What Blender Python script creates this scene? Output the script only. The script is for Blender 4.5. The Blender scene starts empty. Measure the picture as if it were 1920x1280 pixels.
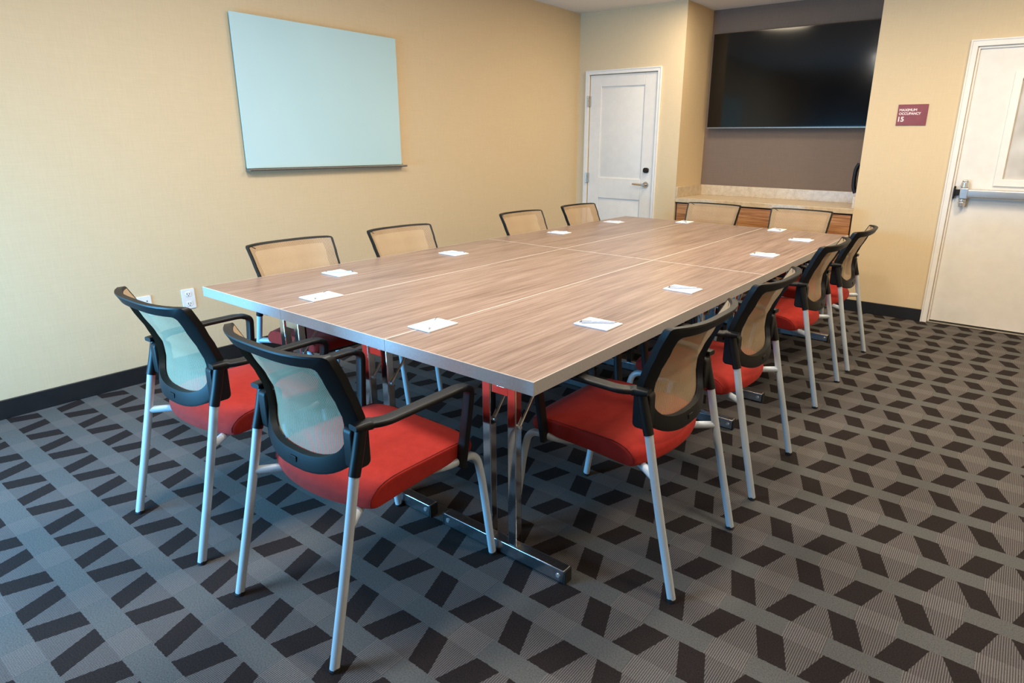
import bpy, bmesh, math, random
from mathutils import Vector, Matrix
random.seed(7)
C = bpy.context.scene.collection
PI = math.pi

# ---------------------------------------------------------------- node helpers
class V:
    """a scalar socket inside a node tree with arithmetic"""
    def __init__(s, nt, sock): s.nt, s.s = nt, sock
    def op(s, kind, *others):
        n = s.nt.nodes.new('ShaderNodeMath'); n.operation = kind
        for i, o in enumerate((s,) + others):
            if isinstance(o, V): s.nt.links.new(o.s, n.inputs[i])
            else: n.inputs[i].default_value = float(o)
        return V(s.nt, n.outputs[0])
    def __add__(s, o): return s.op('ADD', o)
    def __sub__(s, o): return s.op('SUBTRACT', o)
    def __mul__(s, o): return s.op('MULTIPLY', o)
    def __truediv__(s, o): return s.op('DIVIDE', o)
    def floor(s): return s.op('FLOOR')
    def mod(s, o): return s.op('FLOORED_MODULO', o)
    def lt(s, o): return s.op('LESS_THAN', o)
    def gt(s, o): return s.op('GREATER_THAN', o)
    def max(s, o): return s.op('MAXIMUM', o)
    def sin(s): return s.op('SINE')

def lin(r, g, b):
    f = lambda c: (c/255/12.92) if c/255 <= .04045 else ((c/255+.055)/1.055)**2.4
    return (f(r), f(g), f(b), 1)

def new_mat(name, color=(.5, .5, .5, 1), rough=.5, metal=0., spec=.5, **kw):
    m = bpy.data.materials.new(name); m.use_nodes = True
    nt = m.node_tree; b = nt.nodes['Principled BSDF']
    b.inputs['Base Color'].default_value = color
    b.inputs['Roughness'].default_value = rough
    b.inputs['Metallic'].default_value = metal
    b.inputs['Specular IOR Level'].default_value = spec
    for k, v in kw.items(): b.inputs[k.replace('_', ' ')].default_value = v
    return m, nt, b

def coords(nt, kind='Object', scale=(1, 1, 1), loc=(0, 0, 0)):
    t = nt.nodes.new('ShaderNodeTexCoord'); mp = nt.nodes.new('ShaderNodeMapping')
    mp.inputs['Scale'].default_value = scale; mp.inputs['Location'].default_value = loc
    nt.links.new(t.outputs[kind], mp.inputs[0]); return mp.outputs[0]

def noise(nt, vec, scale, detail=3, rough=.55, dist=0):
    n = nt.nodes.new('ShaderNodeTexNoise'); n.inputs['Scale'].default_value = scale
    n.inputs['Detail'].default_value = detail; n.inputs['Roughness'].default_value = rough
    n.inputs['Distortion'].default_value = dist
    nt.links.new(vec, n.inputs['Vector']); return n.outputs['Fac']

def ramp(nt, fac, stops):
    r = nt.nodes.new('ShaderNodeValToRGB'); e = r.color_ramp.elements
    while len(e) < len(stops): e.new(.5)
    for el, (p, c) in zip(e, stops): el.position = p; el.color = c
    nt.links.new(fac, r.inputs[0]); return r.outputs[0]

def mix(nt, fac, a, b):
    m = nt.nodes.new('ShaderNodeMix'); m.data_type = 'RGBA'
    if isinstance(fac, (int, float)): m.inputs[0].default_value = fac
    else: nt.links.new(fac, m.inputs[0])
    for sock, v in ((m.inputs[6], a), (m.inputs[7], b)):
        if isinstance(v, tuple): sock.default_value = v
        else: nt.links.new(v, sock)
    return m.outputs[2]

def bump(nt, b, height, strength=.2, dist=.002):
    n = nt.nodes.new('ShaderNodeBump'); n.inputs['Strength'].default_value = strength
    n.inputs['Distance'].default_value = dist
    nt.links.new(height, n.inputs['Height']); nt.links.new(n.outputs[0], b.inputs['Normal'])

def noisy(name, c1, c2, scale, rough=.5, metal=0, stretch=(1, 1, 1), bmp=0, bdist=.001, detail=4, spec=.5, lo=.3, hi=.7, **kw):
    m, nt, b = new_mat(name, c1, rough, metal, spec, **kw)
    f = noise(nt, coords(nt, scale=stretch), scale, detail)
    nt.links.new(ramp(nt, f, [(lo, c1), (hi, c2)]), b.inputs['Base Color'])
    if bmp: bump(nt, b, f, bmp, bdist)
    return m

# ---------------------------------------------------------------- materials
def wall_mat(name, c1, c2, axis):
    m, nt, b = new_mat(name, c1, .75, 0, .25)
    st = (1, 1, .06) if axis == 'v' else (.06, .06, 1)
    f1 = noise(nt, coords(nt, scale=(1, 1, .05)), 240, 3)
    f2 = noise(nt, coords(nt, scale=(.05, .05, 1)), 240, 3)
    f = (V(nt, f1) + V(nt, f2)) * .5
    nt.links.new(ramp(nt, f.s, [(.3, c1), (.7, c2)]), b.inputs['Base Color'])
    bump(nt, b, f.s, .12, .0008)
    return m
M = {}
M['wall'] = wall_mat('cream_wallcovering', lin(216, 193, 156), lin(225, 202, 165), 'v')
M['wall_niche'] = wall_mat('niche_tan_wallcovering', lin(206, 190, 156), lin(214, 198, 164), 'v')
M['accent'] = wall_mat('taupe_accent_wall', lin(116, 100, 88), lin(126, 109, 97), 'v')
M['ceiling'] = noisy('ceiling_paint', lin(226, 222, 214), lin(232, 228, 220), 60, .85, bmp=.1)
M['base'] = noisy('black_vinyl_base', lin(26, 26, 28), lin(32, 32, 34), 30, .45)
M['white'] = noisy('white_door_paint', lin(232, 226, 217), lin(238, 232, 223), 14, .42, bmp=.05, bdist=.0004)
M['white_trim'] = noisy('white_trim_paint', lin(236, 231, 223), lin(242, 237, 229), 12, .4)
M['black'] = noisy('black_plastic', lin(12, 13, 14), lin(19, 20, 21), 300, .5, bmp=.15, bdist=.0002, spec=.35)
M['black_gloss'] = noisy('glossy_black_plastic', lin(12, 12, 14), lin(18, 18, 20), 80, .2)
M['tube'] = noisy('silver_powder_coat', lin(190, 198, 203), lin(198, 206, 211), 500, .38, metal=.1, bmp=.05, bdist=.0002)
M['chrome'] = noisy('polished_chrome', (.62, .62, .63, 1), (.7, .7, .71, 1), 20, .1, metal=1)
M['foot_metal'] = noisy('zinc_plated_steel', (.42, .43, .45, 1), (.55, .56, .58, 1), 40, .28, metal=1)
M['steel'] = noisy('satin_stainless', (.6, .6, .6, 1), (.7, .7, .7, 1), 90, .3, metal=.75, stretch=(.1, 1, 1))
M['nickel'] = noisy('brushed_nickel', (.5, .47, .42, 1), (.62, .59, .54, 1), 90, .25, metal=1)
M['plate'] = noisy('white_outlet_plastic', lin(238, 238, 236), lin(244, 244, 242), 20, .35)
M['slot'] = noisy('dark_slot', lin(40, 38, 36), lin(50, 48, 46), 50, .6)
M['paper'] = noisy('white_paper', lin(246, 246, 247), lin(252, 252, 253), 40, .7)
M['pen'] = noisy('pale_pen_plastic', lin(186, 196, 214), lin(205, 214, 228), 60, .25)
M['pen_grip'] = noisy('pen_grey_metal', lin(130, 134, 142), lin(150, 154, 162), 60, .3, metal=.6)
M['tray'] = noisy('aluminium_tray', lin(128, 122, 112), lin(142, 136, 126), 60, .4, metal=.5)
M['rubber'] = noisy('black_rubber', lin(18, 18, 18), lin(26, 26, 26), 60, .8)
M['maroon'] = noisy('maroon_sign_plate', lin(128, 50, 52), lin(138, 58, 60), 20, .45)
M['sign_text'] = noisy('pale_pink_lettering', lin(236, 214, 210), lin(244, 224, 220), 20, .5)
M['carcass'] = noisy('dark_cabinet_carcass', lin(44, 34, 28), lin(54, 42, 34), 40, .6)
M['darkvoid'] = noisy('dark_seat_shell', lin(18, 18, 20), lin(24, 24, 26), 60, .6)
M['frost'] = noisy('frosted_door_glass', lin(190, 184, 176), lin(226, 222, 218), 5, .18, detail=2)

def glassboard():
    m, nt, b = new_mat('pale_mint_glass_board', lin(198, 224, 222), .5, 0, .3)
    f = noise(nt, coords(nt), 1.2, 2)
    nt.links.new(ramp(nt, f, [(.3, lin(188, 221, 226)), (.7, lin(195, 226, 231))]), b.inputs['Base Color'])
    return m
M['board'] = glassboard()
M['board_edge'] = noisy('glass_board_edge', lin(170, 205, 190), lin(190, 218, 204), 30, .2)

def screen_mat():
    m, nt, b = new_mat('dark_tv_screen', lin(8, 8, 9), .1, 0, .45)
    f = noise(nt, coords(nt), 3, 1)
    nt.links.new(ramp(nt, f, [(.3, lin(8, 8, 9)), (.7, lin(11, 11, 12))]), b.inputs['Base Color'])
    return m
M['screen'] = screen_mat()

def laminate():
    m, nt, b = new_mat('taupe_wood_laminate', lin(176, 148, 128), .33, 0, .45)
    v = coords(nt, scale=(1, .035, 1))
    f1 = noise(nt, v, 75, 5, .6, .2)
    f2 = noise(nt, coords(nt, scale=(1, .02, 1), loc=(3, 1, 0)), 260, 3, .6)
    f3 = noise(nt, coords(nt, scale=(1, .12, 1), loc=(8, 2, 0)), 9, 2)
    f = V(nt, f1) * .55 + V(nt, f2) * .25 + V(nt, f3) * .2
    nt.links.new(ramp(nt, f.s, [(.34, lin(110, 92, 82)), (.45, lin(137, 115, 104)), (.54, lin(153, 131, 119)), (.66, lin(174, 152, 140))]), b.inputs['Base Color'])
    bump(nt, b, f.s, .05, .0004)
    return m
M['laminate'] = laminate()
M['edge'] = noisy('silver_grey_edge_band', lin(168, 165, 162), lin(178, 175, 172), 120, .42, metal=.1)
M['edge_top'] = noisy('pale_edge_lip', lin(214, 206, 198), lin(224, 216, 208), 60, .35)

def zebra_wood():
    m, nt, b = new_mat('warm_striped_wood_veneer', lin(150, 98, 60), .4)
    v = coords(nt, scale=(.04, .04, 1))
    f1 = noise(nt, v, 60, 4, .6, .3); f2 = noise(nt, coords(nt, scale=(.03, .03, 1), loc=(2, 0, 1)), 180, 3)
    f = V(nt, f1) * .7 + V(nt, f2) * .3
    nt.links.new(ramp(nt, f.s, [(.36, lin(120, 74, 42)), (.48, lin(168, 114, 70)), (.6, lin(194, 144, 96))]), b.inputs['Base Color'])
    return m
M['veneer'] = zebra_wood()

def stone():
    m, nt, b = new_mat('beige_speckled_counter', lin(204, 190, 168), .3)
    f1 = noise(nt, coords(nt), 160, 5, .7); f2 = noise(nt, coords(nt), 22, 3)
    f = V(nt, f1) * .65 + V(nt, f2) * .35
    nt.links.new(ramp(nt, f.s, [(.36, lin(182, 160, 130)), (.5, lin(206, 186, 156)), (.62, lin(220, 203, 176))]), b.inputs['Base Color'])
    return m
M['stone'] = stone()

def red_fabric():
    m, nt, b = new_mat('red_woven_upholstery', lin(190, 44, 36), .85, 0, .2)
    t = nt.nodes.new('ShaderNodeTexCoord'); s = nt.nodes.new('ShaderNodeSeparateXYZ'); nt.links.new(t.outputs['Object'], s.inputs[0])
    X, Y, Z = (V(nt, s.outputs[i]) for i in range(3))
    w = (((X + Z * .6) * 1500).sin() * ((Y + Z * .6) * 1500).sin()) * .5 + .5
    f = noise(nt, coords(nt), 40, 3)
    base = ramp(nt, f, [(.3, lin(158, 40, 31)), (.7, lin(170, 46, 36))])
    dark = lin(150, 28, 24)
    nt.links.new(mix(nt, ((w * -.45) + .45).s, base, dark), b.inputs['Base Color'])
    bump(nt, b, w.s, .25, .0006)
    b.inputs['Sheen Weight'].default_value = .08; b.inputs['Sheen Tint'].default_value = (1, .55, .45, 1)
    return m
M['red'] = red_fabric()
M['piping'] = noisy('dark_red_seam', lin(120, 22, 20), lin(134, 28, 24), 200, .9)

def mesh_fabric():
    m = bpy.data.materials.new('beige_chair_mesh'); m.use_nodes = True
    nt = m.node_tree; b = nt.nodes['Principled BSDF']; out = nt.nodes['Material Output']
    t = nt.nodes.new('ShaderNodeTexCoord'); s = nt.nodes.new('ShaderNodeSeparateXYZ'); nt.links.new(t.outputs['Object'], s.inputs[0])
    X, Z = V(nt, s.outputs[0]), V(nt, s.outputs[2])
    thread = ((X * (2*PI/.0066)).sin() * .5 + .5)
    weft = ((Z * (2*PI/.0030)).sin() * .5 + .5)
    f = noise(nt, coords(nt, scale=(1, 1, .2)), 8, 2)
    c = ramp(nt, f, [(.3, lin(166, 142, 113)), (.7, lin(176, 152, 122))])
    nt.links.new(c, b.inputs['Base Color'])
    b.inputs['Roughness'].default_value = .6; b.inputs['Specular IOR Level'].default_value = .3
    alpha = (thread.gt(.30) * .36 + weft.gt(.72) * .12 + .50).op('MINIMUM', 1.0)
    tr = nt.nodes.new('ShaderNodeBsdfTransparent'); mx = nt.nodes.new('ShaderNodeMixShader')
    nt.links.new(alpha.s, mx.inputs[0]); nt.links.new(tr.outputs[0], mx.inputs[1]); nt.links.new(b.outputs[0], mx.inputs[2])
    nt.links.new(mx.outputs[0], out.inputs[0])
    return m
M['mesh'] = mesh_fabric()

def carpet():
    m, nt, b = new_mat('patterned_carpet', lin(100, 96, 92), .95, 0, .1)
    t = nt.nodes.new('ShaderNodeTexCoord'); s = nt.nodes.new('ShaderNodeSeparateXYZ'); nt.links.new(t.outputs['Object'], s.inputs[0])
    X0, Y0 = V(nt, s.outputs[0]), V(nt, s.outputs[1])
    jn = nt.nodes.new('ShaderNodeTexNoise'); jn.inputs['Scale'].default_value = 160; jn.inputs['Detail'].default_value = 1
    nt.links.new(coords(nt), jn.inputs['Vector'])
    sj = nt.nodes.new('ShaderNodeSeparateColor'); nt.links.new(jn.outputs['Color'], sj.inputs[0])
    X = X0 + (V(nt, sj.outputs[0]) - .5) * .005
    Y = Y0 + (V(nt, sj.outputs[1]) - .5) * .005
    PX, PY, H = .3105, .2031, .124
    row = ((Y + .197) / PY).floor()
    fy = (Y + .197) - row * PY
    inbar = fy.lt(H); tt = fy / H
    par = row.mod(2.0)
    xs = X - 1.649 - par * (PX / 2)
    ba = (xs + tt * .0475).mod(PX).lt(.080)
    bb = (xs - .107 - tt * .041).mod(PX).lt(.083)
    bar = ba.max(bb) * inbar
    par2 = (row + 1.0).mod(2.0)
    solid = (X - 1.649 + .015 - par2 * (PX / 2)).mod(PX).lt(.197) * (inbar * -1.0 + 1.0)
    n1 = noise(nt, coords(nt), 260, 4, .75)
    n2 = noise(nt, coords(nt), 6, 2)
    n3 = noise(nt, coords(nt, scale=(1, .25, 1)), 700, 2)
    rib = ((X0 * (2*PI/.0063) + (V(nt, n1) - .5) * 2.2).sin() * .5 + .5)
    knot = ((Y0 * (2*PI/.0052)).sin() * .5 + .5)
    ribv = (rib * .45 + rib * knot * .2 + (V(nt, n1) - .32) * .75)
    ribc = ramp(nt, ribv.s, [(.12, lin(54, 50, 49)), (.8, lin(116, 111, 108))])
    ribl = ramp(nt, ribv.s, [(.12, lin(66, 61, 60)), (.8, lin(126, 121, 117))])
    ribc = mix(nt, ((V(nt, n2) - .35) * .5).op('MAXIMUM', 0).s, ribc, lin(98, 84, 84))
    ribc = mix(nt, inbar.s, ribl, ribc)
    solc = ramp(nt, n1, [(.32, lin(68, 67, 66)), (.68, lin(106, 105, 102))])
    barc = ramp(nt, n1, [(.32, lin(25, 20, 20)), (.68, lin(52, 45, 43))])
    c = mix(nt, solid.s, ribc, solc)
    c = mix(nt, bar.s, c, barc)
    nt.links.new(c, b.inputs['Base Color'])
    hgt = (ribv * (bar * -1.0 + 1.0)) * .6 + V(nt, n1) * .5
    bump(nt, b, hgt.s, .35, .002)
    return m
M['carpet'] = carpet()

# ---------------------------------------------------------------- mesh helpers
def link(o, parent=None):
    C.objects.link(o)
    if parent: o.parent = parent
    return o
def obj(name, bm, mat, parent=None, smooth=None, bevel=0, seg=2, subsurf=0):
    me = bpy.data.meshes.new(name)
    bmesh.ops.recalc_face_normals(bm, faces=bm.faces)
    bm.to_mesh(me); bm.free()
    for m in (mat if isinstance(mat, list) else [mat]): me.materials.append(m)
    o = link(bpy.data.objects.new(name, me), parent)
    if bevel:
        md = o.modifiers.new('edge', 'BEVEL'); md.width = bevel; md.segments = seg; md.limit_method = 'ANGLE'; md.angle_limit = math.radians(40)
        md.harden_normals = False
    if subsurf:
        md = o.modifiers.new('smooth', 'SUBSURF'); md.levels = subsurf; md.render_levels = subsurf
    if smooth is not None or bevel or subsurf:
        for p in me.polygons: p.use_smooth = True
        if not subsurf:
            try: me.set_sharp_from_angle(angle=math.radians(smooth or 40))
            except Exception: pass
    return o
def box(bm, x0, x1, y0, y1, z0, z1, mi=0):
    v = [bm.verts.new((x, y, z)) for x in (x0, x1) for y in (y0, y1) for z in (z0, z1)]
    for f in ((0, 1, 3, 2), (4, 6, 7, 5), (0, 4, 5, 1), (2, 3, 7, 6), (0, 2, 6, 4), (1, 5, 7, 3)):
        bm.faces.new([v[i] for i in f]).material_index = mi
    return bm
def mbox(*a): return box(bmesh.new(), *a)
def cyl(bm, p0, p1, r0, r1=None, n=20, mi=0):
    r1 = r0 if r1 is None else r1
    p0, p1 = Vector(p0), Vector(p1); d = (p1-p0).normalized()
    a = d.orthogonal().normalized(); b = d.cross(a)
    R = [[bm.verts.new(p + (a*math.cos(2*PI*i/n) + b*math.sin(2*PI*i/n))*r) for i in range(n)] for p, r in ((p0, r0), (p1, r1))]
    for i in range(n):
        bm.faces.new((R[0][i], R[0][(i+1) % n], R[1][(i+1) % n], R[1][i])).material_index = mi
    bm.faces.new(R[0][::-1]).material_index = mi; bm.faces.new(R[1]).material_index = mi
    return bm
def fillet(pts, rad, n=6):
    pts = [Vector(p) for p in pts]; out = [pts[0]]
    for i in range(1, len(pts)-1):
        a, b, c = pts[i-1], pts[i], pts[i+1]
        r = min(rad, (a-b).length*.48, (c-b).length*.48)
        p, q = b+(a-b).normalized()*r, b+(c-b).normalized()*r
        for k in range(n+1):
            t = k/n; out.append(p*(1-t)**2 + b*2*t*(1-t) + q*t*t)
    out.append(pts[-1]); return out
def sweep(bm, path, section, ref=Vector((1, 0, 0)), mi=0, scale=None):
    """section: list of (a, b); a along ref-ish axis, b along the normal"""
    rings = []
    for i, p in enumerate(path):
        d = (path[min(i+1, len(path)-1)] - path[max(i-1, 0)]).normalized()
        a = (ref - d*ref.dot(d)).normalized(); b = d.cross(a)
        k = scale(i/(len(path)-1)) if scale else (1, 1)
        rings.append([bm.verts.new(p + a*s*k[0] + b*t*k[1]) for s, t in section])
    n = len(section)
    for r0, r1 in zip(rings, rings[1:]):
        for i in range(n):
            bm.faces.new((r0[i], r0[(i+1) % n], r1[(i+1) % n], r1[i])).material_index = mi
    bm.faces.new(rings[0][::-1]).material_index = mi; bm.faces.new(rings[-1]).material_index = mi
    return bm
def circ(r, n=16): return [(r*math.cos(2*PI*i/n), r*math.sin(2*PI*i/n)) for i in range(n)]
def rrect(w, h, r, n=4):
    out = []
    for cx, cy, a0 in ((w/2-r, h/2-r, 0), (-w/2+r, h/2-r, 90), (-w/2+r, -h/2+r, 180), (w/2-r, -h/2+r, 270)):
        for k in range(n+1):
            a = math.radians(a0 + 90*k/n); out.append((cx+r*math.cos(a), cy+r*math.sin(a)))
    return out
def slab(bm, outline, z0, z1, mi=0, plane='xy'):
    """extrude a 2-D outline; plane xy -> along z, xz -> along y, yz -> along x"""
    def P(a, b, c): return {'xy': (a, b, c), 'xz': (a, c, b), 'yz': (c, a, b)}[plane]
    lo = [bm.verts.new(P(a, b, z0)) for a, b in outline]; hi = [bm.verts.new(P(a, b, z1)) for a, b in outline]
    n = len(outline)
    for i in range(n): bm.faces.new((lo[i], lo[(i+1) % n], hi[(i+1) % n], hi[i])).material_index = mi
    bm.faces.new(lo[::-1]).material_index = mi; bm.faces.new(hi).material_index = mi
    return bm
def shift(outline, dx, dy): return [(a+dx, b+dy) for a, b in outline]
def tag(o, label, cat, group=None):
    o['label'] = label; o['category'] = cat
    if group: o['group'] = group
    return o
def thing(name, label, cat, loc, rotz=0, group=None):
    o = link(bpy.data.objects.new(name, None)); o.empty_display_size = .1
    o.location = loc; o.rotation_euler = (0, 0, rotz); return tag(o, label, cat, group)
def struct(o): o['kind'] = 'structure'; return o
def dup(root, loc, rotz, label):
    r = root.copy(); C.objects.link(r); r.location = loc; r.rotation_euler = (0, 0, rotz); r['label'] = label
    for ch in [o for o in C.objects if o.parent == root]:
        c = ch.copy(); C.objects.link(c); c.parent = r
        for g in [o for o in C.objects if o.parent == ch]:
            d = g.copy(); C.objects.link(d); d.parent = c
    return r

# ---------------------------------------------------------------- the room
XL, XR, YF, YB, ZC = -1.0432, 4.6, -3.6, 4.5908, 2.663
NX0, NX1, NYB = .149, 1.801, YB + .6          # the niche behind the table
T = .12
struct(obj('floor', mbox(XL-T, XR+T, YF-T, NYB+T, -.1, 0), M['carpet']))
struct(obj('ceiling', mbox(XL-T, XR+T, YF-T, NYB+T, ZC, ZC+.1), M['ceiling']))
struct(obj('wall_left', mbox(XL-T, XL, YF-T, YB+T, 0, ZC), M['wall']))
struct(obj('wall_right', mbox(XR, XR+T, YF-T, YB+T, 0, ZC), M['wall']))
struct(obj('wall_front', mbox(XL, XR, YF-T, YF, 0, ZC), M['accent']))
D1 = (-.905, -.112, 2.068)      # back door opening x0, x1, top
D2 = (2.478, 3.42, 2.098)
bm = bmesh.new()                # back wall in two runs either side of the niche with openings for the doors
box(bm, XL, D1[0], YB, YB+T, 0, ZC); box(bm, D1[1], NX0, YB, NYB, 0, ZC); box(bm, D1[0], D1[1], YB, YB+T, D1[2], ZC)
box(bm, D1[0], D1[1], YB+T, YB+T+.02, 0, ZC)
struct(obj('wall_back', bm, M['wall']))
bm = bmesh.new()
box(bm, NX1, D2[0], YB, NYB, 0, ZC); box(bm, D2[1], XR, YB, YB+T, 0, ZC); box(bm, D2[0], D2[1], YB, YB+T, D2[2], ZC)
box(bm, D2[0], D2[1], YB+T, YB+T+.02, 0, ZC)
struct(obj('wall_back', bm, M['wall']))
struct(obj('wall_niche', mbox(NX0, NX1, NYB, NYB+T, 0, ZC), M['accent']))
# black base trim
struct(obj('baseboard_left', mbox(XL, XL+.012, YF, YB, 0, .101), M['base'], bevel=.003))
struct(obj('baseboard_back', mbox(XL+.012, -.95, YB-.012, YB, 0, .1), M['base'], bevel=.003))
struct(obj('baseboard_back', mbox(-.068, NX0, YB-.012, YB, 0, .1), M['base'], bevel=.003))
struct(obj('baseboard_back', mbox(NX1, 2.428, YB-.012, YB, 0, .1), M['base'], bevel=.003))

# ---- white panel door at the back left
def casing(name, x0, x1, top, w, parent=None):
    bm = bmesh.new(); d = .018
    pts = [(x0-w, 0), (x0, 0), (x0, top), (x1, top), (x1, 0), (x1+w, 0), (x1+w, top+w), (x0-w, top+w)]
    slab(bm, pts, YB-d, YB, plane='xz')
    slab(bm, [(x0-w, 0), (x0-w+.012, 0), (x0-w+.012, top+w-.012), (x1+w-.012, top+w-.012), (x1+w-.012, 0), (x1+w, 0), (x1+w, top+w), (x0-w, top+w)], YB-d-.006, YB-d, plane='xz')
    return struct(obj(name, bm, M['white_trim'], parent, bevel=.003))
casing('trim_1', D1[0], D1[1], D1[2], .041)
x0, x1, top = D1[0]+.004, D1[1]-.004, D1[2]-.004
bm = bmesh.new(); yf = YB+.006
px0, px1 = -.762, -.258
# door face with two raised-edge panels cut as nested frames
def panel_door(bm, x0, x1, z0, z1, yf, panels):
    box(bm, x0, x1, yf+.014, yf+.044, z0, z1)
    xa, xb = panels[0][0], panels[0][1]
    box(bm, x0, xa, yf, yf+.014, z0, z1); box(bm, xb, x1, yf, yf+.014, z0, z1)
    zs = [z0] + [z for p in sorted(panels, key=lambda p: p[2]) for z in (p[2], p[3])] + [z1]
    for a, b in zip(zs[::2], zs[1::2]): box(bm, xa, xb, yf, yf+.014, a, b)
panel_door(bm, x0, x1, .012, top, yf, [(px0, px1, .21, .822), (px0, px1, 1.035, 1.948)])
door = struct(obj('door_1', bm, M['white'], bevel=.004))
for z0, z1 in ((.21, .822), (1.035, 1.948)):
    bm = bmesh.new()
    o_ = [(px0+.012, z0+.012), (px1-.012, z0+.012), (px1-.012, z1-.012), (px0+.012, z1-.012)]
    i_ = [(px0+.045, z0+.045), (px1-.045, z0+.045), (px1-.045, z1-.045), (px0+.045, z1-.045)]
    lo = [bm.verts.new((a, yf+.0135, b)) for a, b in o_]; hi = [bm.verts.new((a, yf+.004, b)) for a, b in i_]
    for i in range(4): bm.faces.new((lo[i], lo[(i+1) % 4], hi[(i+1) % 4], hi[i]))
    bm.faces.new(hi); bm.faces.new(lo[::-1])
    obj('door_panel', bm, M['white'], door, bevel=.002)
for z in (1.81, 1.03, .25):
    bm = bmesh.new(); cyl(bm, (-.908, YB-.022, z-.05), (-.908, YB-.022, z+.05), .007, n=12)
    for k in (-.052, .052): cyl(bm, (-.908, YB-.022, z+k-.003), (-.908, YB-.022, z+k+.003), .0085, n=12)
    box(bm, -.906, -.885, YB-.018, YB+.005, z-.05, z+.05)
    obj('hinge', bm, M['nickel'], door, smooth=40)
bm = bmesh.new(); slab(bm, shift(rrect(.062, .052, .02), -.192, 1.128), YB-.018, YB+.006, plane='xz')
obj('lock', bm, M['black_gloss'], door, bevel=.006)
bm = bmesh.new(); cyl(bm, (-.192, YB+.006, .982), (-.192, YB-.004, .982), .034, .031, 28); cyl(bm, (-.192, YB-.004, .982), (-.192, YB-.045, .982), .013, .012, 20)
rose = obj('handle', bm, M['nickel'], door, smooth=40)
bm = bmesh.new(); sweep(bm, fillet([(-.185, YB-.045, .982), (-.23, YB-.05, .984), (-.30, YB-.042, .986), (-.325, YB-.036, .988)], .03), rrect(.012, .018, .005), Vector((0, 1, 0)))
obj('lever', bm, M['nickel'], rose, smooth=50)

# ---- white exit door on the right with push bar
casing('trim_2', D2[0], D2[1], D2[2], .047)
bm = bmesh.new()                       # stop beads inside the frame
w = .016
slab(bm, [(D2[0], 0), (D2[0]+w, 0), (D2[0]+w, D2[2]-w), (D2[1]-w, D2[2]-w), (D2[1]-w, 0), (D2[1], 0), (D2[1], D2[2]), (D2[0], D2[2])], YB+.004, YB+.02, plane='xz')
struct(obj('trim_3', bm, M['white_trim'], bevel=.004))
x0, x1, z0, z1 = D2[0]+.003, D2[1]-.003, .022, D2[2]-.004
wx0, wx1, wz0, wz1 = 2.775, 3.15, 1.15, 1.88
bm = bmesh.new(); yf = YB+.022
box(bm, x0, wx0, yf, yf+.044, z0, z1); box(bm, wx1, x1, yf, yf+.044, z0, z1)
box(bm, wx0, wx1, yf, yf+.044, z0, wz0); box(bm, wx0, wx1, yf, yf+.044, wz1, z1)
door2 = struct(obj('door_2', bm, M['white']))
bm = bmesh.new(); w = .05
o_ = [(wx0-w+.01, wz0-w+.01), (wx1+w-.01, wz0-w+.01), (wx1+w-.01, wz1+w-.01), (wx0-w+.01, wz1+w-.01)]
i_ = [(wx0+.012, wz0+.012), (wx1-.012, wz0+.012), (wx1-.012, wz1-.012), (wx0+.012, wz1-.012)]
R = [[bm.verts.new((a, y, b)) for a, b in L] for L, y in ((o_, yf), (o_, yf-.014), (i_, yf-.018), (i_, yf+.012))]
for r0, r1 in zip(R, R[1:]):
    for i in range(4): bm.faces.new((r0[i], r0[(i+1) % 4], r1[(i+1) % 4], r1[i]))
obj('window_frame', bm, M['white_trim'], door2, bevel=.004)
obj('glass_pane', mbox(wx0+.005, wx1-.005, yf+.010, yf+.016, wz0+.005, wz1-.005), M['frost'], door2)
bm = bmesh.new()
hx = 2.563
cyl(bm, (hx, yf-.038, .945), (hx, yf-.038, .985), .022, .027, 24); cyl(bm, (hx, yf-.038, .985), (hx, yf-.038, 1.008), .026, .027, 24)
cyl(bm, (hx, yf-.038, 1.09), (hx, yf-.038, 1.135), .027, .025, 24); cyl(bm, (hx, yf-.038, 1.135), (hx, yf-.038, 1.15), .025, .019, 24)
box(bm, hx-.024, hx+.03, yf-.072, yf, 1.008, 1.09)
pb = obj('push_bar', bm, M['steel'], door2, bevel=.006)
bm = bmesh.new(); slab(bm, shift(rrect(.056, .066, .012), yf-.045, 1.05), hx+.03, 3.33, plane='yz')
obj('bar', bm, M['steel'], pb, smooth=40)
bm = bmesh.new(); box(bm, 2.494, hx-.024, yf-.03, yf-.002, 1.03, 1.075); box(bm, 2.494, 2.506, yf-.04, yf-.002, 1.005, 1.10)
obj('latch', bm, M['rubber'], door2, bevel=.004)
struct(obj('trim_4', mbox(D2[0], D2[1], YB-.01, YB+T, 0, .012), M['tray'], bevel=.004))

# ---- occupancy sign
SX0, SX1, SZ0, SZ1 = 2.018, 2.227, 1.549, 1.707
sg = obj('wall_sign', mbox(SX0, SX1, YB-.006, YB-.0003, SZ0, SZ1), M['maroon'], bevel=.001)
tag(sg, 'small maroon occupancy sign on the cream wall left of the push-bar door', 'sign')
def text(body, size, x, z, parent, y=YB-.0068, mat=None, width=None):
    cu = bpy.data.curves.new('txt', 'FONT'); cu.body = body; cu.size = size; cu.extrude = .0004; cu.offset = .0009 if size < .04 else .0016
    to = bpy.data.objects.new('txt', cu); C.objects.link(to)
    bpy.context.view_layer.update()
    me = bpy.data.meshes.new_from_object(to.evaluated_get(bpy.context.evaluated_depsgraph_get()))
    C.objects.unlink(to); bpy.data.objects.remove(to)
    xs = [v.co.x for v in me.vertices]; k = (width/(max(xs)-min(xs))) if width else 1
    for v in me.vertices: v.co = Vector(((v.co.x-min(xs))*k + x, y - v.co.z, v.co.y + z))
    me.materials.clear(); me.materials.append(mat or M['sign_text'])
    return link(bpy.data.objects.new('lettering', me), parent)
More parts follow.
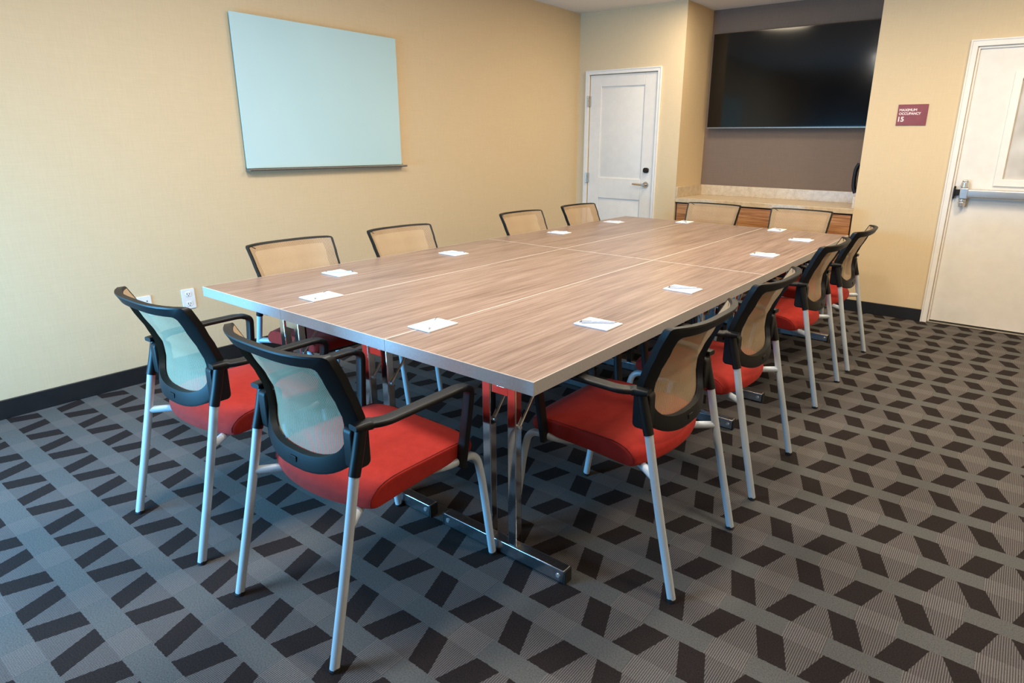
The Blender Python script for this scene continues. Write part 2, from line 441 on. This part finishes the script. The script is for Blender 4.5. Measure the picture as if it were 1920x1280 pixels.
text('MAXIMUM', .025, SX0+.012, 1.657, sg, width=.122)
text('OCCUPANCY', .025, SX0+.012, 1.630, sg, width=.153)
text('15', .050, SX0+.012, 1.580, sg)

# ---- glass board on the left wall
wb = thing('glass_whiteboard', 'large pale mint glass writing board hung on the left cream wall', 'whiteboard', (XL+.001, 1.464, 1.214))
obj('glass_panel', mbox(.018, .026, -.632, .629, 0, .908), [M['board']], wb, bevel=.0015)
for y in (-.5, .5):
    for z in (.1, .8): obj('standoff', cyl(bmesh.new(), (0, y, z), (.018, y, z), .012), M['steel'], wb, smooth=40)
bm = bmesh.new()
prof = [(0, -.016), (.058, -.016), (.063, -.008), (.059, -.001), (.012, -.004), (.009, .006), (0, .006)]
lo = [bm.verts.new((a, -.630, b)) for a, b in prof]; hi = [bm.verts.new((a, .655, b)) for a, b in prof]
for i in range(len(prof)): bm.faces.new((lo[i], lo[(i+1) % len(prof)], hi[(i+1) % len(prof)], hi[i]))
bm.faces.new(lo[::-1]); bm.faces.new(hi)
obj('pen_tray', bm, M['tray'], wb, smooth=30)

# ---- wall plates low on the left wall
def outlet(y, z, label):
    t = thing('wall_outlet', label, 'outlet', (XL, y, z), 0, 'wall plates on the left wall')
    bm = bmesh.new(); slab(bm, rrect(.078, .124, .006), 0, .006, plane='yz'); obj('cover_plate', bm, M['plate'], t, bevel=.002)
    for dz in (.03, -.03):
        bm = bmesh.new(); slab(bm, shift(rrect(.034, .03, .01), 0, dz), .006, .0085, plane='yz')
        s = obj('socket', bm, M['plate'], t, bevel=.001)
        bm = bmesh.new()
        box(bm, .008, .0089, -.009, -.006, dz-.003, dz+.008); box(bm, .008, .0089, .005, .008, dz-.003, dz+.007); cyl(bm, (.008, 0, dz-.009), (.0089, 0, dz-.009), .003)
        obj('slots', bm, M['slot'], s)
    return t
outlet(.373, .449, 'white duplex outlet on the left wall just left of the table corner')
t = thing('data_plate', 'white wall plate with dark jack, partly hidden behind the left front chair back', 'wall plate', (XL+.0005, .126, .449), 0, 'wall plates on the left wall')
bm = bmesh.new(); slab(bm, rrect(.078, .124, .006), 0, .006, plane='yz'); obj('cover_plate', bm, M['plate'], t, bevel=.002)
bm = bmesh.new(); box(bm, .006, .014, -.005, .02, -.012, .008); obj('jack', bm, M['slot'], t)
obj('indicator', mbox(.006, .0075, .012, .018, .028, .034), M['slot'], t)

# ---- the niche: counter, cabinet, television
ct = thing('countertop', 'beige speckled counter with low backsplash in the niche under the television', 'countertop', ((NX0+NX1)/2, YB, .832))
hw = (NX1-NX0)/2
obj('worktop', mbox(-hw, hw, .001, .6, 0, .043), M['stone'], ct, bevel=.003)
obj('backsplash', mbox(-hw, hw, .58, .6, .043, .147), M['stone'], ct, bevel=.002)
obj('backsplash', mbox(-hw, -hw+.02, .001, .58, .043, .147), M['stone'], ct, bevel=.002)
obj('backsplash', mbox(hw-.02, hw, .001, .58, .043, .147), M['stone'], ct, bevel=.002)
cb = thing('base_cabinet', 'striped brown wood cabinet below the niche counter, dark gaps round its doors', 'cabinet', ((NX0+NX1)/2, YB, 0))
obj('carcass', mbox(-hw, hw, .03, .6, 0, .832), M['carcass'], cb)
obj('door', mbox(-hw+.02, -.175, .012, .03, .1, .818), M['veneer'], cb, bevel=.001)
obj('door', mbox(-.172, hw-.016, .012, .03, .1, .818), M['veneer'], cb, bevel=.001)
tv = thing('television', 'large black flat television mounted in the niche above the counter', 'television', (.985, NYB, 1.548))
TW, TH = .775, .882
obj('back_housing', mbox(-TW+.03, TW-.03, -.07, -.012, .05, TH-.05), M['black'], tv, bevel=.01)
bm = bmesh.new(); slab(bm, [(-TW, 0), (TW, 0), (TW, TH), (-TW, TH)], -.092, -.07, plane='xz'); obj('bezel', bm, M['black_gloss'], tv, bevel=.002)
obj('screen', mbox(-TW+.008, TW-.008, -.0935, -.092, .014, TH-.007), M['screen'], tv)
obj('lower_trim', mbox(-TW, TW, -.096, -.088, -.002, .007), M['tray'], tv)
obj('wall_mount', mbox(-.25, .25, -.012, 0, .25, .65), M['black'], tv)
ph = thing('wall_telephone', 'black rounded wall device on the right side of the niche, mostly hidden', 'telephone', (NX1, 4.715, .995))
bm = bmesh.new(); slab(bm, shift(rrect(.1, .2, .02), 0, .12), -.022, 0, plane='yz'); obj('base_plate', bm, M['black'], ph, bevel=.004)
bm = bmesh.new(); sweep(bm, fillet([(-.03, 0, .005), (-.05, 0, .05), (-.055, 0, .13), (-.05, 0, .21), (-.03, 0, .25)], .05), rrect(.05, .03, .012), Vector((0, 1, 0)))
obj('handset', bm, M['black'], ph, smooth=50)

# ---------------------------------------------------------------- tables
TX = [0, .6402, 1.2827, 1.9327]; TY = [0, 1.9707, 3.8811]; ZT, TH_ = .74, .043
legx = {0: .480, 1: 1.060, 2: 1.692}
footy = {0: (.139, 1.615), 1: (2.06, 3.50)}
names = {(0, 0): 'wood-look folding table, near left of six, beside the whiteboard wall', (1, 0): 'wood-look folding table, middle of the near three, between two others',
         (2, 0): 'wood-look folding table at the near right, its corner closest to the camera', (0, 1): 'wood-look folding table, far left of six, nearest the white panel door',
         (1, 1): 'wood-look folding table, middle of the far three, toward the television', (2, 1): 'wood-look folding table at the far right, nearest the push-bar door'}
for j in (0, 1):
    for i in (0, 1, 2):
        g = .0007
        x0, x1, y0, y1 = TX[i]+g*(i > 0), TX[i+1]-g*(i < 2), TY[j]+g*(j > 0), TY[j+1]-g*(j < 1)
        cx, cy = (x0+x1)/2, (y0+y1)/2
        t = thing('folding_table', names[(i, j)], 'table', (cx, cy, 0), 0, 'folding tables pushed together')
        hx, hy, e, lip = (x1-x0)/2, (y1-y0)/2, .0022, .0026
        obj('tabletop', mbox(-hx+lip, hx-lip, -hy+lip, hy-lip, ZT-TH_, ZT), M['laminate'], t)
        bm = bmesh.new()          # edge banding: side strip plus the pale lip that shows along the top
        for (a0, a1, b0, b1) in ((-hx, hx, -hy, -hy+lip), (-hx, hx, hy-lip, hy), (-hx, -hx+lip, -hy+lip, hy-lip), (hx-lip, hx, -hy+lip, hy-lip)):
            box(bm, a0, a1, b0, b1, ZT-TH_, ZT-.0018); box(bm, a0, a1, b0, b1, ZT-.0018, ZT+.0002, 1)
        obj('edge_band', bm, [M['edge'], M['edge_top']], t)
        for k in (0, 1):
            fy = footy[j][k]-cy; fx = legx[i]-cx; s = 1 if k == 0 else -1
            bm = mbox(fx-.277, fx+.277, fy-.02, fy+.02, .004, .052)
            f = obj('foot', bm, M['foot_metal'], t, bevel=.003)
            for q in (-1, 1):
                obj('end_cap', mbox(*sorted((fx+q*.277, fx+q*.283)), fy-.0195, fy+.0195, .0, .051), M['rubber'], f, bevel=.002)
                obj('bolt', cyl(bmesh.new(), (fx+q*.255, fy-.02, .028), (fx+q*.255, fy-.023, .028), .009, .007, 14), M['steel'], f, smooth=40)
            for q in (-1, 1):
                lx = fx+q*.055
                lg = obj('leg', mbox(lx-.018, lx+.018, fy-.016, fy+.016, .052, ZT-TH_), M['chrome'], t, bevel=.003)
                bm = bmesh.new(); sx = lx+.021
                cyl(bm, (sx, fy, .50), (sx, fy+s*.16, ZT-TH_-.002), .0045, n=10)
                cyl(bm, (lx+.012, fy, .50), (sx+.006, fy, .50), .007, n=12)
                obj('brace', bm, M['steel'], lg, smooth=40)
            obj('crossbar', mbox(fx-.037, fx+.037, fy-.01, fy+.01, .60, .63), M['chrome'], t, bevel=.002)

# ---------------------------------------------------------------- chairs
def lerp(tab, z):
    tab = sorted(tab)
    if z <= tab[0][0]: return tab[0][1]
    for (a, p), (b, q) in zip(tab, tab[1:]):
        if z <= b:
            t = (z-a)/(b-a); t = t*t*(3-2*t)*.35 + t*.65
            return p+(q-p)*t
    return tab[-1][1]
PROF = [(.49, -.176), (.55, -.168), (.62, -.157), (.68, -.158), (.73, -.174), (.80, -.204), (.89, -.246)]
WID = [(.62, .224), (.70, .232), (.89, .244)]
BZ = .887
def surf_y(u, z):
    w = lerp(WID, z); k = min(1, max(0, (z-.66)/.2)); b = .052 + .010*k
    return lerp(PROF, z) - b*(1-min(1, abs(u)/w)**(2.4+.9*k))
def outline(top, inset, zb, zs, n=2.7):
    """closed outline of the backrest in (u, z)"""
    P = []
    nt = 15
    wt = lerp(WID, top)-inset; r = .012
    for k in range(nt): P.append((-(wt-r) + 2*(wt-r)*k/(nt-1), top))
    for k in range(1, 4): a = PI/2*(1-k/3); P.append((wt-r+r*math.cos(a), top-r+r*math.sin(a)))
    for k in range(1, 9): z = top-r + (zs-top+r)*k/8; P.append((lerp(WID, z)-inset, z))
    ws = lerp(WID, zs)-inset
    for k in range(1, 24):
        a = PI*k/24; c, s = math.cos(a), math.sin(a)
        P.append((math.copysign(abs(c)**(2/n), c)*ws, zs-(zs-zb)*s**(2/n)))
    for k in range(0, 8): z = zs + (top-r-zs)*k/8; P.append((-(lerp(WID, z)-inset), z))
    for k in range(3, 0, -1): a = PI/2*(1-k/3); P.append((-(wt-r+r*math.cos(a)), top-r+r*math.sin(a)))
    return P
def make_chair(loc, rotz, label):
    ch = thing('conference_chair', label, 'chair', loc, rotz, 'red mesh-back chairs round the table')
    # rear legs with black upper sleeves, front legs, seat rails
    for s in (-1, 1):
        path = fillet([(s*.2485, -.325, .008), (s*.2445, -.266, .26), (s*.2405, -.226, .44), (s*.239, -.204, .548)], .15, 8)
        lg = obj('leg', sweep(bmesh.new(), path, circ(.0138)), M['tube'], ch, smooth=50)
        obj('foot_cap', cyl(bmesh.new(), (s*.2485, -.3265, 0), (s*.2485, -.322, .012), .0148, .0146), M['rubber'], lg, smooth=40)
        obj('sleeve', sweep(bmesh.new(), fillet([(s*.239, -.2055, .54), (s*.2385, -.188, .60), (s*.238, -.172, .668)], .05), circ(.0166)), M['black'], lg, smooth=50)
    for s in (-1, 1):
        path = fillet([(s*.2405, -.232, .404), (s*.155, -.115, .402), (s*.155, .05, .405), (s*.235, .14, .416), (s*.2485, .25, .428), (s*.2485, .276, .33), (s*.2485, .325, .008)], .05, 8)
        lg = obj('leg', sweep(bmesh.new(), path, circ(.0132)), M['tube'], ch, smooth=50)
        obj('foot_cap', cyl(bmesh.new(), (s*.2485, .3265, 0), (s*.2485, .323, .012), .0145, .014), M['rubber'], lg, smooth=40)
    # seat: a waterfall cushion lofted from side to side
    def seat_profile(u):
        yr = -.158 - .056*(1-abs(u)**2.2); yf = .276 - .03*abs(u)**6
        zt = .486 - .004*u*u
        P = [(yf-.05, .424), (yf-.012, .428), (yf-.001, .440), (yf, .452), (yf-.006, .468), (yf-.024, .479), (yf-.06, zt-.002)]
        for k in range(1, 8): y = (yf-.06) + (yr+.085-(yf-.06))*k/8; P.append((y, zt))
        P += [(yr+.085, zt-.001), (yr+.055, zt-.006), (yr+.030, zt-.016), (yr+.012, zt-.031), (yr+.002, .438), (yr, .421), (yr+.007, .409), (yr+.024, .405), (yr+.07, .410), (0, .418)]
        return P
    bm = bmesh.new(); cols = []
    us = [-1, -.99, -.96, -.9, -.78, -.6, -.4, -.2, 0, .2, .4, .6, .78, .9, .96, .99, 1]
    for u in us:
        P = seat_profile(u); cz, cy_ = .447, .05
        k = {1: (.955, .80), .99: (.985, .93), .96: (.996, .985)}.get(abs(u), (1, 1))
        cols.append([bm.verts.new((u*.240, cy_+(y-cy_)*k[0], cz+(z-cz)*k[1])) for y, z in P])
    n = len(cols[0])
    for c0, c1 in zip(cols, cols[1:]):
        for k in range(n): bm.faces.new((c0[k], c0[(k+1) % n], c1[(k+1) % n], c1[k]))
    bm.faces.new(cols[0][::-1]); bm.faces.new(cols[-1])
    seat = obj('seat', bm, M['red'], ch, subsurf=1)
    for s in (-1, 1):
        P = seat_profile(.975)[4:-4]; cz, cy_ = .447, .05
        path = [Vector((s*.2335, cy_+(y-cy_)*.993, cz+(z-cz)*.975-.0004)) for y, z in P]
        obj('seam', sweep(bmesh.new(), path, circ(.0016, 6), Vector((1, 0, 0))), M['piping'], seat, smooth=50)
    bm = bmesh.new(); slab(bm, shift(rrect(.36, .33, .05), 0, .045), .400, .422)
    obj('seat_pan', bm, M['darkvoid'], ch, bevel=.004)
    # back frame
    O = outline(BZ, 0, .502, .63); I = outline(BZ-.034, .038, .551, .645)
    bm = bmesh.new(); rings = []
    for (uo, zo), (ui, zi) in zip(O, I):
        yo, yi = surf_y(uo, zo), surf_y(ui, zi); d = .0125
        e = 1 + .25*min(1, abs(uo)/lerp(WID, zo))**5*min(1, max(0, (zo-.52)/.08))
        mu, mz = uo*.85+ui*.15, zo*.85+zi*.15
        rings.append([bm.verts.new(p) for p in ((uo, yo+d*.8, zo), (uo, yo-d*.8*e, zo), (mu, surf_y(mu, mz)-d*.98*e, mz), (ui, yi-d*.9*e, zi), (ui, yi+d*.7, zi))])
    n = len(rings)
    for a in range(n):
        for b in range(5):
            bm.faces.new((rings[a][b], rings[a][(b+1) % 5], rings[(a+1) % n][(b+1) % 5], rings[(a+1) % n][b]))
    fr = obj('back_frame', bm, M['black'], ch, smooth=32)
    for s in (-1, 1):
        bm = bmesh.new(); slab(bm, shift(rrect(.060, .125, .016), -.168, .605), s*.190, s*.228, plane='yz')
        obj('bracket', bm, M['black'], fr, bevel=.006, seg=3)
    y = surf_y(0, .527)-.0135
    obj('emblem_plate', slab(bmesh.new(), shift(rrect(.034, .018, .005), 0, .527), y-.001, y+.006, plane='xz'), M['black'], fr, bevel=.001)
    # mesh panel stretched over the front of the frame
    bm = bmesh.new(); rows, cols = 30, 24; zt, zb, zs, ins = BZ-.009, .516, .63, .011
    G = []
    for a in range(rows+1):
        t = a/rows
        z = zb + (zt-zb)*(t**1.25)
        w = lerp(WID, z)-ins
        if z < zs: w = (lerp(WID, zs)-ins)*max(.02, 1-((zs-z)/(zs-zb))**2.7)**(1/2.7)
        G.append([])
        for b in range(cols+1):
            u = w*(-1+2*b/cols); G[-1].append(bm.verts.new((u, surf_y(u, z)+.0128, z)))
    for a in range(rows):
        for b in range(cols): bm.faces.new((G[a][b], G[a][b+1], G[a+1][b+1], G[a+1][b]))
    obj('back_mesh', bm, M['mesh'], ch, smooth=60)
    # armrests
    for s in (-1, 1):
        path = fillet([(s*.238, -.198, .676), (s*.243, -.148, .673), (s*.268, -.115, .676), (s*.272, .02, .681), (s*.270, .165, .683), (s*.266, .212, .670), (s*.262, .205, .60), (s*.250, .182, .405)], .045, 7)
        def sc(t):
            if t < .02: return (.86, .9)
            if t < .12: return (1.0, 1.35)
            return (1, 1) if t < .62 else (.80, 1.25)
        obj('armrest', sweep(bmesh.new(), path, rrect(.044, .017, .007), Vector((1, 0, 0)), scale=sc), M['black'], ch, smooth=45)
    return ch

CH = [ # name, x, y, rot, chair label, phrase for what lies on the table before it
 ('A', .6785, -.222, 0, 'red-seated mesh-back armchair at the near table end, left one, by the wall outlets', 'the left chair at the near end'),
 ('B', 1.4255, -.222, 0, 'red-seated mesh-back armchair at the near table end, right one, closest to the camera', 'the right chair at the near end'),
 ('C', 1.958, .5185, PI/2, 'mesh-back armchair on the table\'s right side, nearest of four, beside the near corner', 'the nearest right-side chair'),
 ('D', 1.953, 1.2675, PI/2, 'mesh-back armchair on the table\'s right side, second from the camera', 'the second right-side chair'),
 ('E', 1.905, 2.405, PI/2, 'mesh-back armchair on the table\'s right side, third from the camera', 'the third right-side chair'),
 ('F', 1.912, 3.1425, PI/2, 'mesh-back armchair on the table\'s right side, farthest, nearest the push-bar door', 'the farthest right-side chair'),
 ('L1', .170, .5125, -PI/2, 'mesh-back chair on the whiteboard-wall side, nearest of four, below the board', 'the nearest wall-side chair'),
 ('L2', .175, 1.242, -PI/2, 'mesh-back chair on the whiteboard-wall side, second from the camera', 'the second wall-side chair'),
 ('L3', .175, 2.420, -PI/2, 'mesh-back chair on the whiteboard-wall side, third from the camera', 'the third wall-side chair'),
 ('L4', .178, 3.187, -PI/2, 'mesh-back chair on the whiteboard-wall side, farthest, next to the white panel door', 'the farthest wall-side chair'),
 ('E1', .763, 3.85, PI, 'mesh-back chair at the far table end, left one, before the wood cabinet', 'the left chair at the far end'),
 ('E2', 1.510, 3.85, PI, 'mesh-back chair at the far table end, right one, before the wood cabinet', 'the right chair at the far end'),
]
proto = None
for n, x, y, r, lab, ph_ in CH:
    if proto is None: proto = make_chair((x, y, 0), r, lab)
    else: dup(proto, (x, y, 0), r, lab)

# ---------------------------------------------------------------- notepads and pens
pads = {'A': (.593, .224), 'B': (1.293, .219), 'C': (1.759, .617), 'D': (1.752, 1.367), 'E': (1.733, 2.574), 'F': (1.726, 3.377),
        'L1': (.228, .579), 'L2': (.247, 1.376), 'L3': (.198, 2.540), 'L4': (.168, 3.385), 'E1': (.632, 3.80), 'E2': (1.418, 3.816)}
pad0 = pen0 = None
for n, x, y, r, lab, ph_ in CH:
    px, py = pads[n]; a = r + random.uniform(-.04, .04)
    label = 'white notepad on the table in front of ' + ph_
    if pad0 is None:
        pad0 = thing('notepad', label, 'notepad', (px, py, ZT+.0003), a, 'notepads set out on the table')
        obj('sheets', mbox(-.056, .056, -.073, .073, .0012, .0055), M['paper'], pad0)
        obj('backing', mbox(-.056, .056, -.073, .073, 0, .0012), M['pen_grip'], pad0)
    else: dup(pad0, (px, py, ZT+.0003), a, label)
    label = 'pale ballpoint pen lying across the notepad of ' + ph_
    ang = a + math.atan2(.125, -.095) + random.uniform(-.08, .08)
    if pen0 is None:
        pen0 = thing('ballpoint_pen', label, 'pen', (px, py, ZT+.0058), ang, 'pens laid on the notepads')
        bm = bmesh.new(); cyl(bm, (-.05, 0, .0046), (.062, 0, .0046), .0044, .0044, 14); cyl(bm, (-.062, 0, .0046), (-.05, 0, .0046), .0032, .0044, 14)
        obj('barrel', bm, M['pen'], pen0, smooth=40)
        bm = bmesh.new(); cyl(bm, (-.072, 0, .0046), (-.062, 0, .0046), .0009, .0032, 14); obj('tip', bm, M['pen_grip'], pen0, smooth=40)
        bm = bmesh.new(); box(bm, .025, .066, -.0014, .0014, .0088, .0104); box(bm, .060, .066, -.0014, .0014, .005, .0104); obj('clip', bm, M['pen_grip'], pen0)
        bm = bmesh.new(); cyl(bm, (.062, 0, .0046), (.071, 0, .0046), .0026, .0024, 12); obj('button', bm, M['pen_grip'], pen0, smooth=40)
    else: dup(pen0, (px, py, ZT+.0058), ang, label)

# ---------------------------------------------------------------- camera
yaw, pitch, roll, f = .6431, -.2875, .0107, 1179.95
cyw, syw, cp, sp = math.cos(yaw), math.sin(yaw), math.cos(pitch), math.sin(pitch)
fw = Vector((-syw*cp, cyw*cp, sp)); rt = Vector((cyw, syw, 0)); up = rt.cross(fw)
rt, up = math.cos(roll)*rt + math.sin(roll)*up, -math.sin(roll)*rt + math.cos(roll)*up
cam = bpy.data.cameras.new('camera'); co = bpy.data.objects.new('camera', cam); C.objects.link(co)
co.matrix_world = Matrix(((rt.x, up.x, -fw.x, 2.9563), (rt.y, up.y, -fw.y, -1.3189), (rt.z, up.z, -fw.z, 1.3947), (0, 0, 0, 1)))
cam.sensor_width = 36; cam.sensor_fit = 'HORIZONTAL'; cam.lens = f*36/1920
cam.shift_x = -59.96/1920; cam.shift_y = -24.93/1920; cam.clip_start = .02
bpy.context.scene.camera = co

# ---------------------------------------------------------------- light
def area(name, loc, aim, size, power, color, sy=None, spread=180):
    l = bpy.data.lights.new(name, 'AREA'); l.energy = power; l.color = color; l.size = size
    if sy: l.shape = 'RECTANGLE'; l.size_y = sy
    else: l.shape = 'DISK'
    l.spread = math.radians(spread)
    o = bpy.data.objects.new(name, l); C.objects.link(o); o.location = loc
    o.rotation_euler = (Vector(aim)-Vector(loc)).to_track_quat('-Z', 'Y').to_euler(); return o
WARM = (1, .84, .61)
COOL = (1, .94, .86)
for x, y, p, c in ((1.02, .45, 42, COOL), (1.5, 2.2, 30, WARM), (.54, 3.98, 19, WARM), (2.2, 2.8, 22, WARM), (3.7, .4, 25, COOL), (3.2, 3.2, 30, WARM), (.8, -.9, 29, COOL)):
    area('ceiling_lamp', (x, y, ZC-.02), (x, y, 0), .5, p, c)
area('window_daylight', (-.05, -2.25, .85), (.4, 0, .6), 1.4, 92, (.14, .54, 1), .75, spread=125)
w = bpy.data.worlds.new('world'); bpy.context.scene.world = w; w.use_nodes = True
w.node_tree.nodes['Background'].inputs[0].default_value = (.6, .7, .8, 1); w.node_tree.nodes['Background'].inputs[1].default_value = .3

sc = bpy.context.scene
sc.view_settings.view_transform = 'Standard'; sc.view_settings.look = 'None'
sc.view_settings.exposure = .13; sc.view_settings.gamma = 1
sc.cycles.use_denoising = True
sc.cycles.max_bounces = 8; sc.cycles.transparent_max_bounces = 16
sc.cycles.sample_clamp_indirect = 4
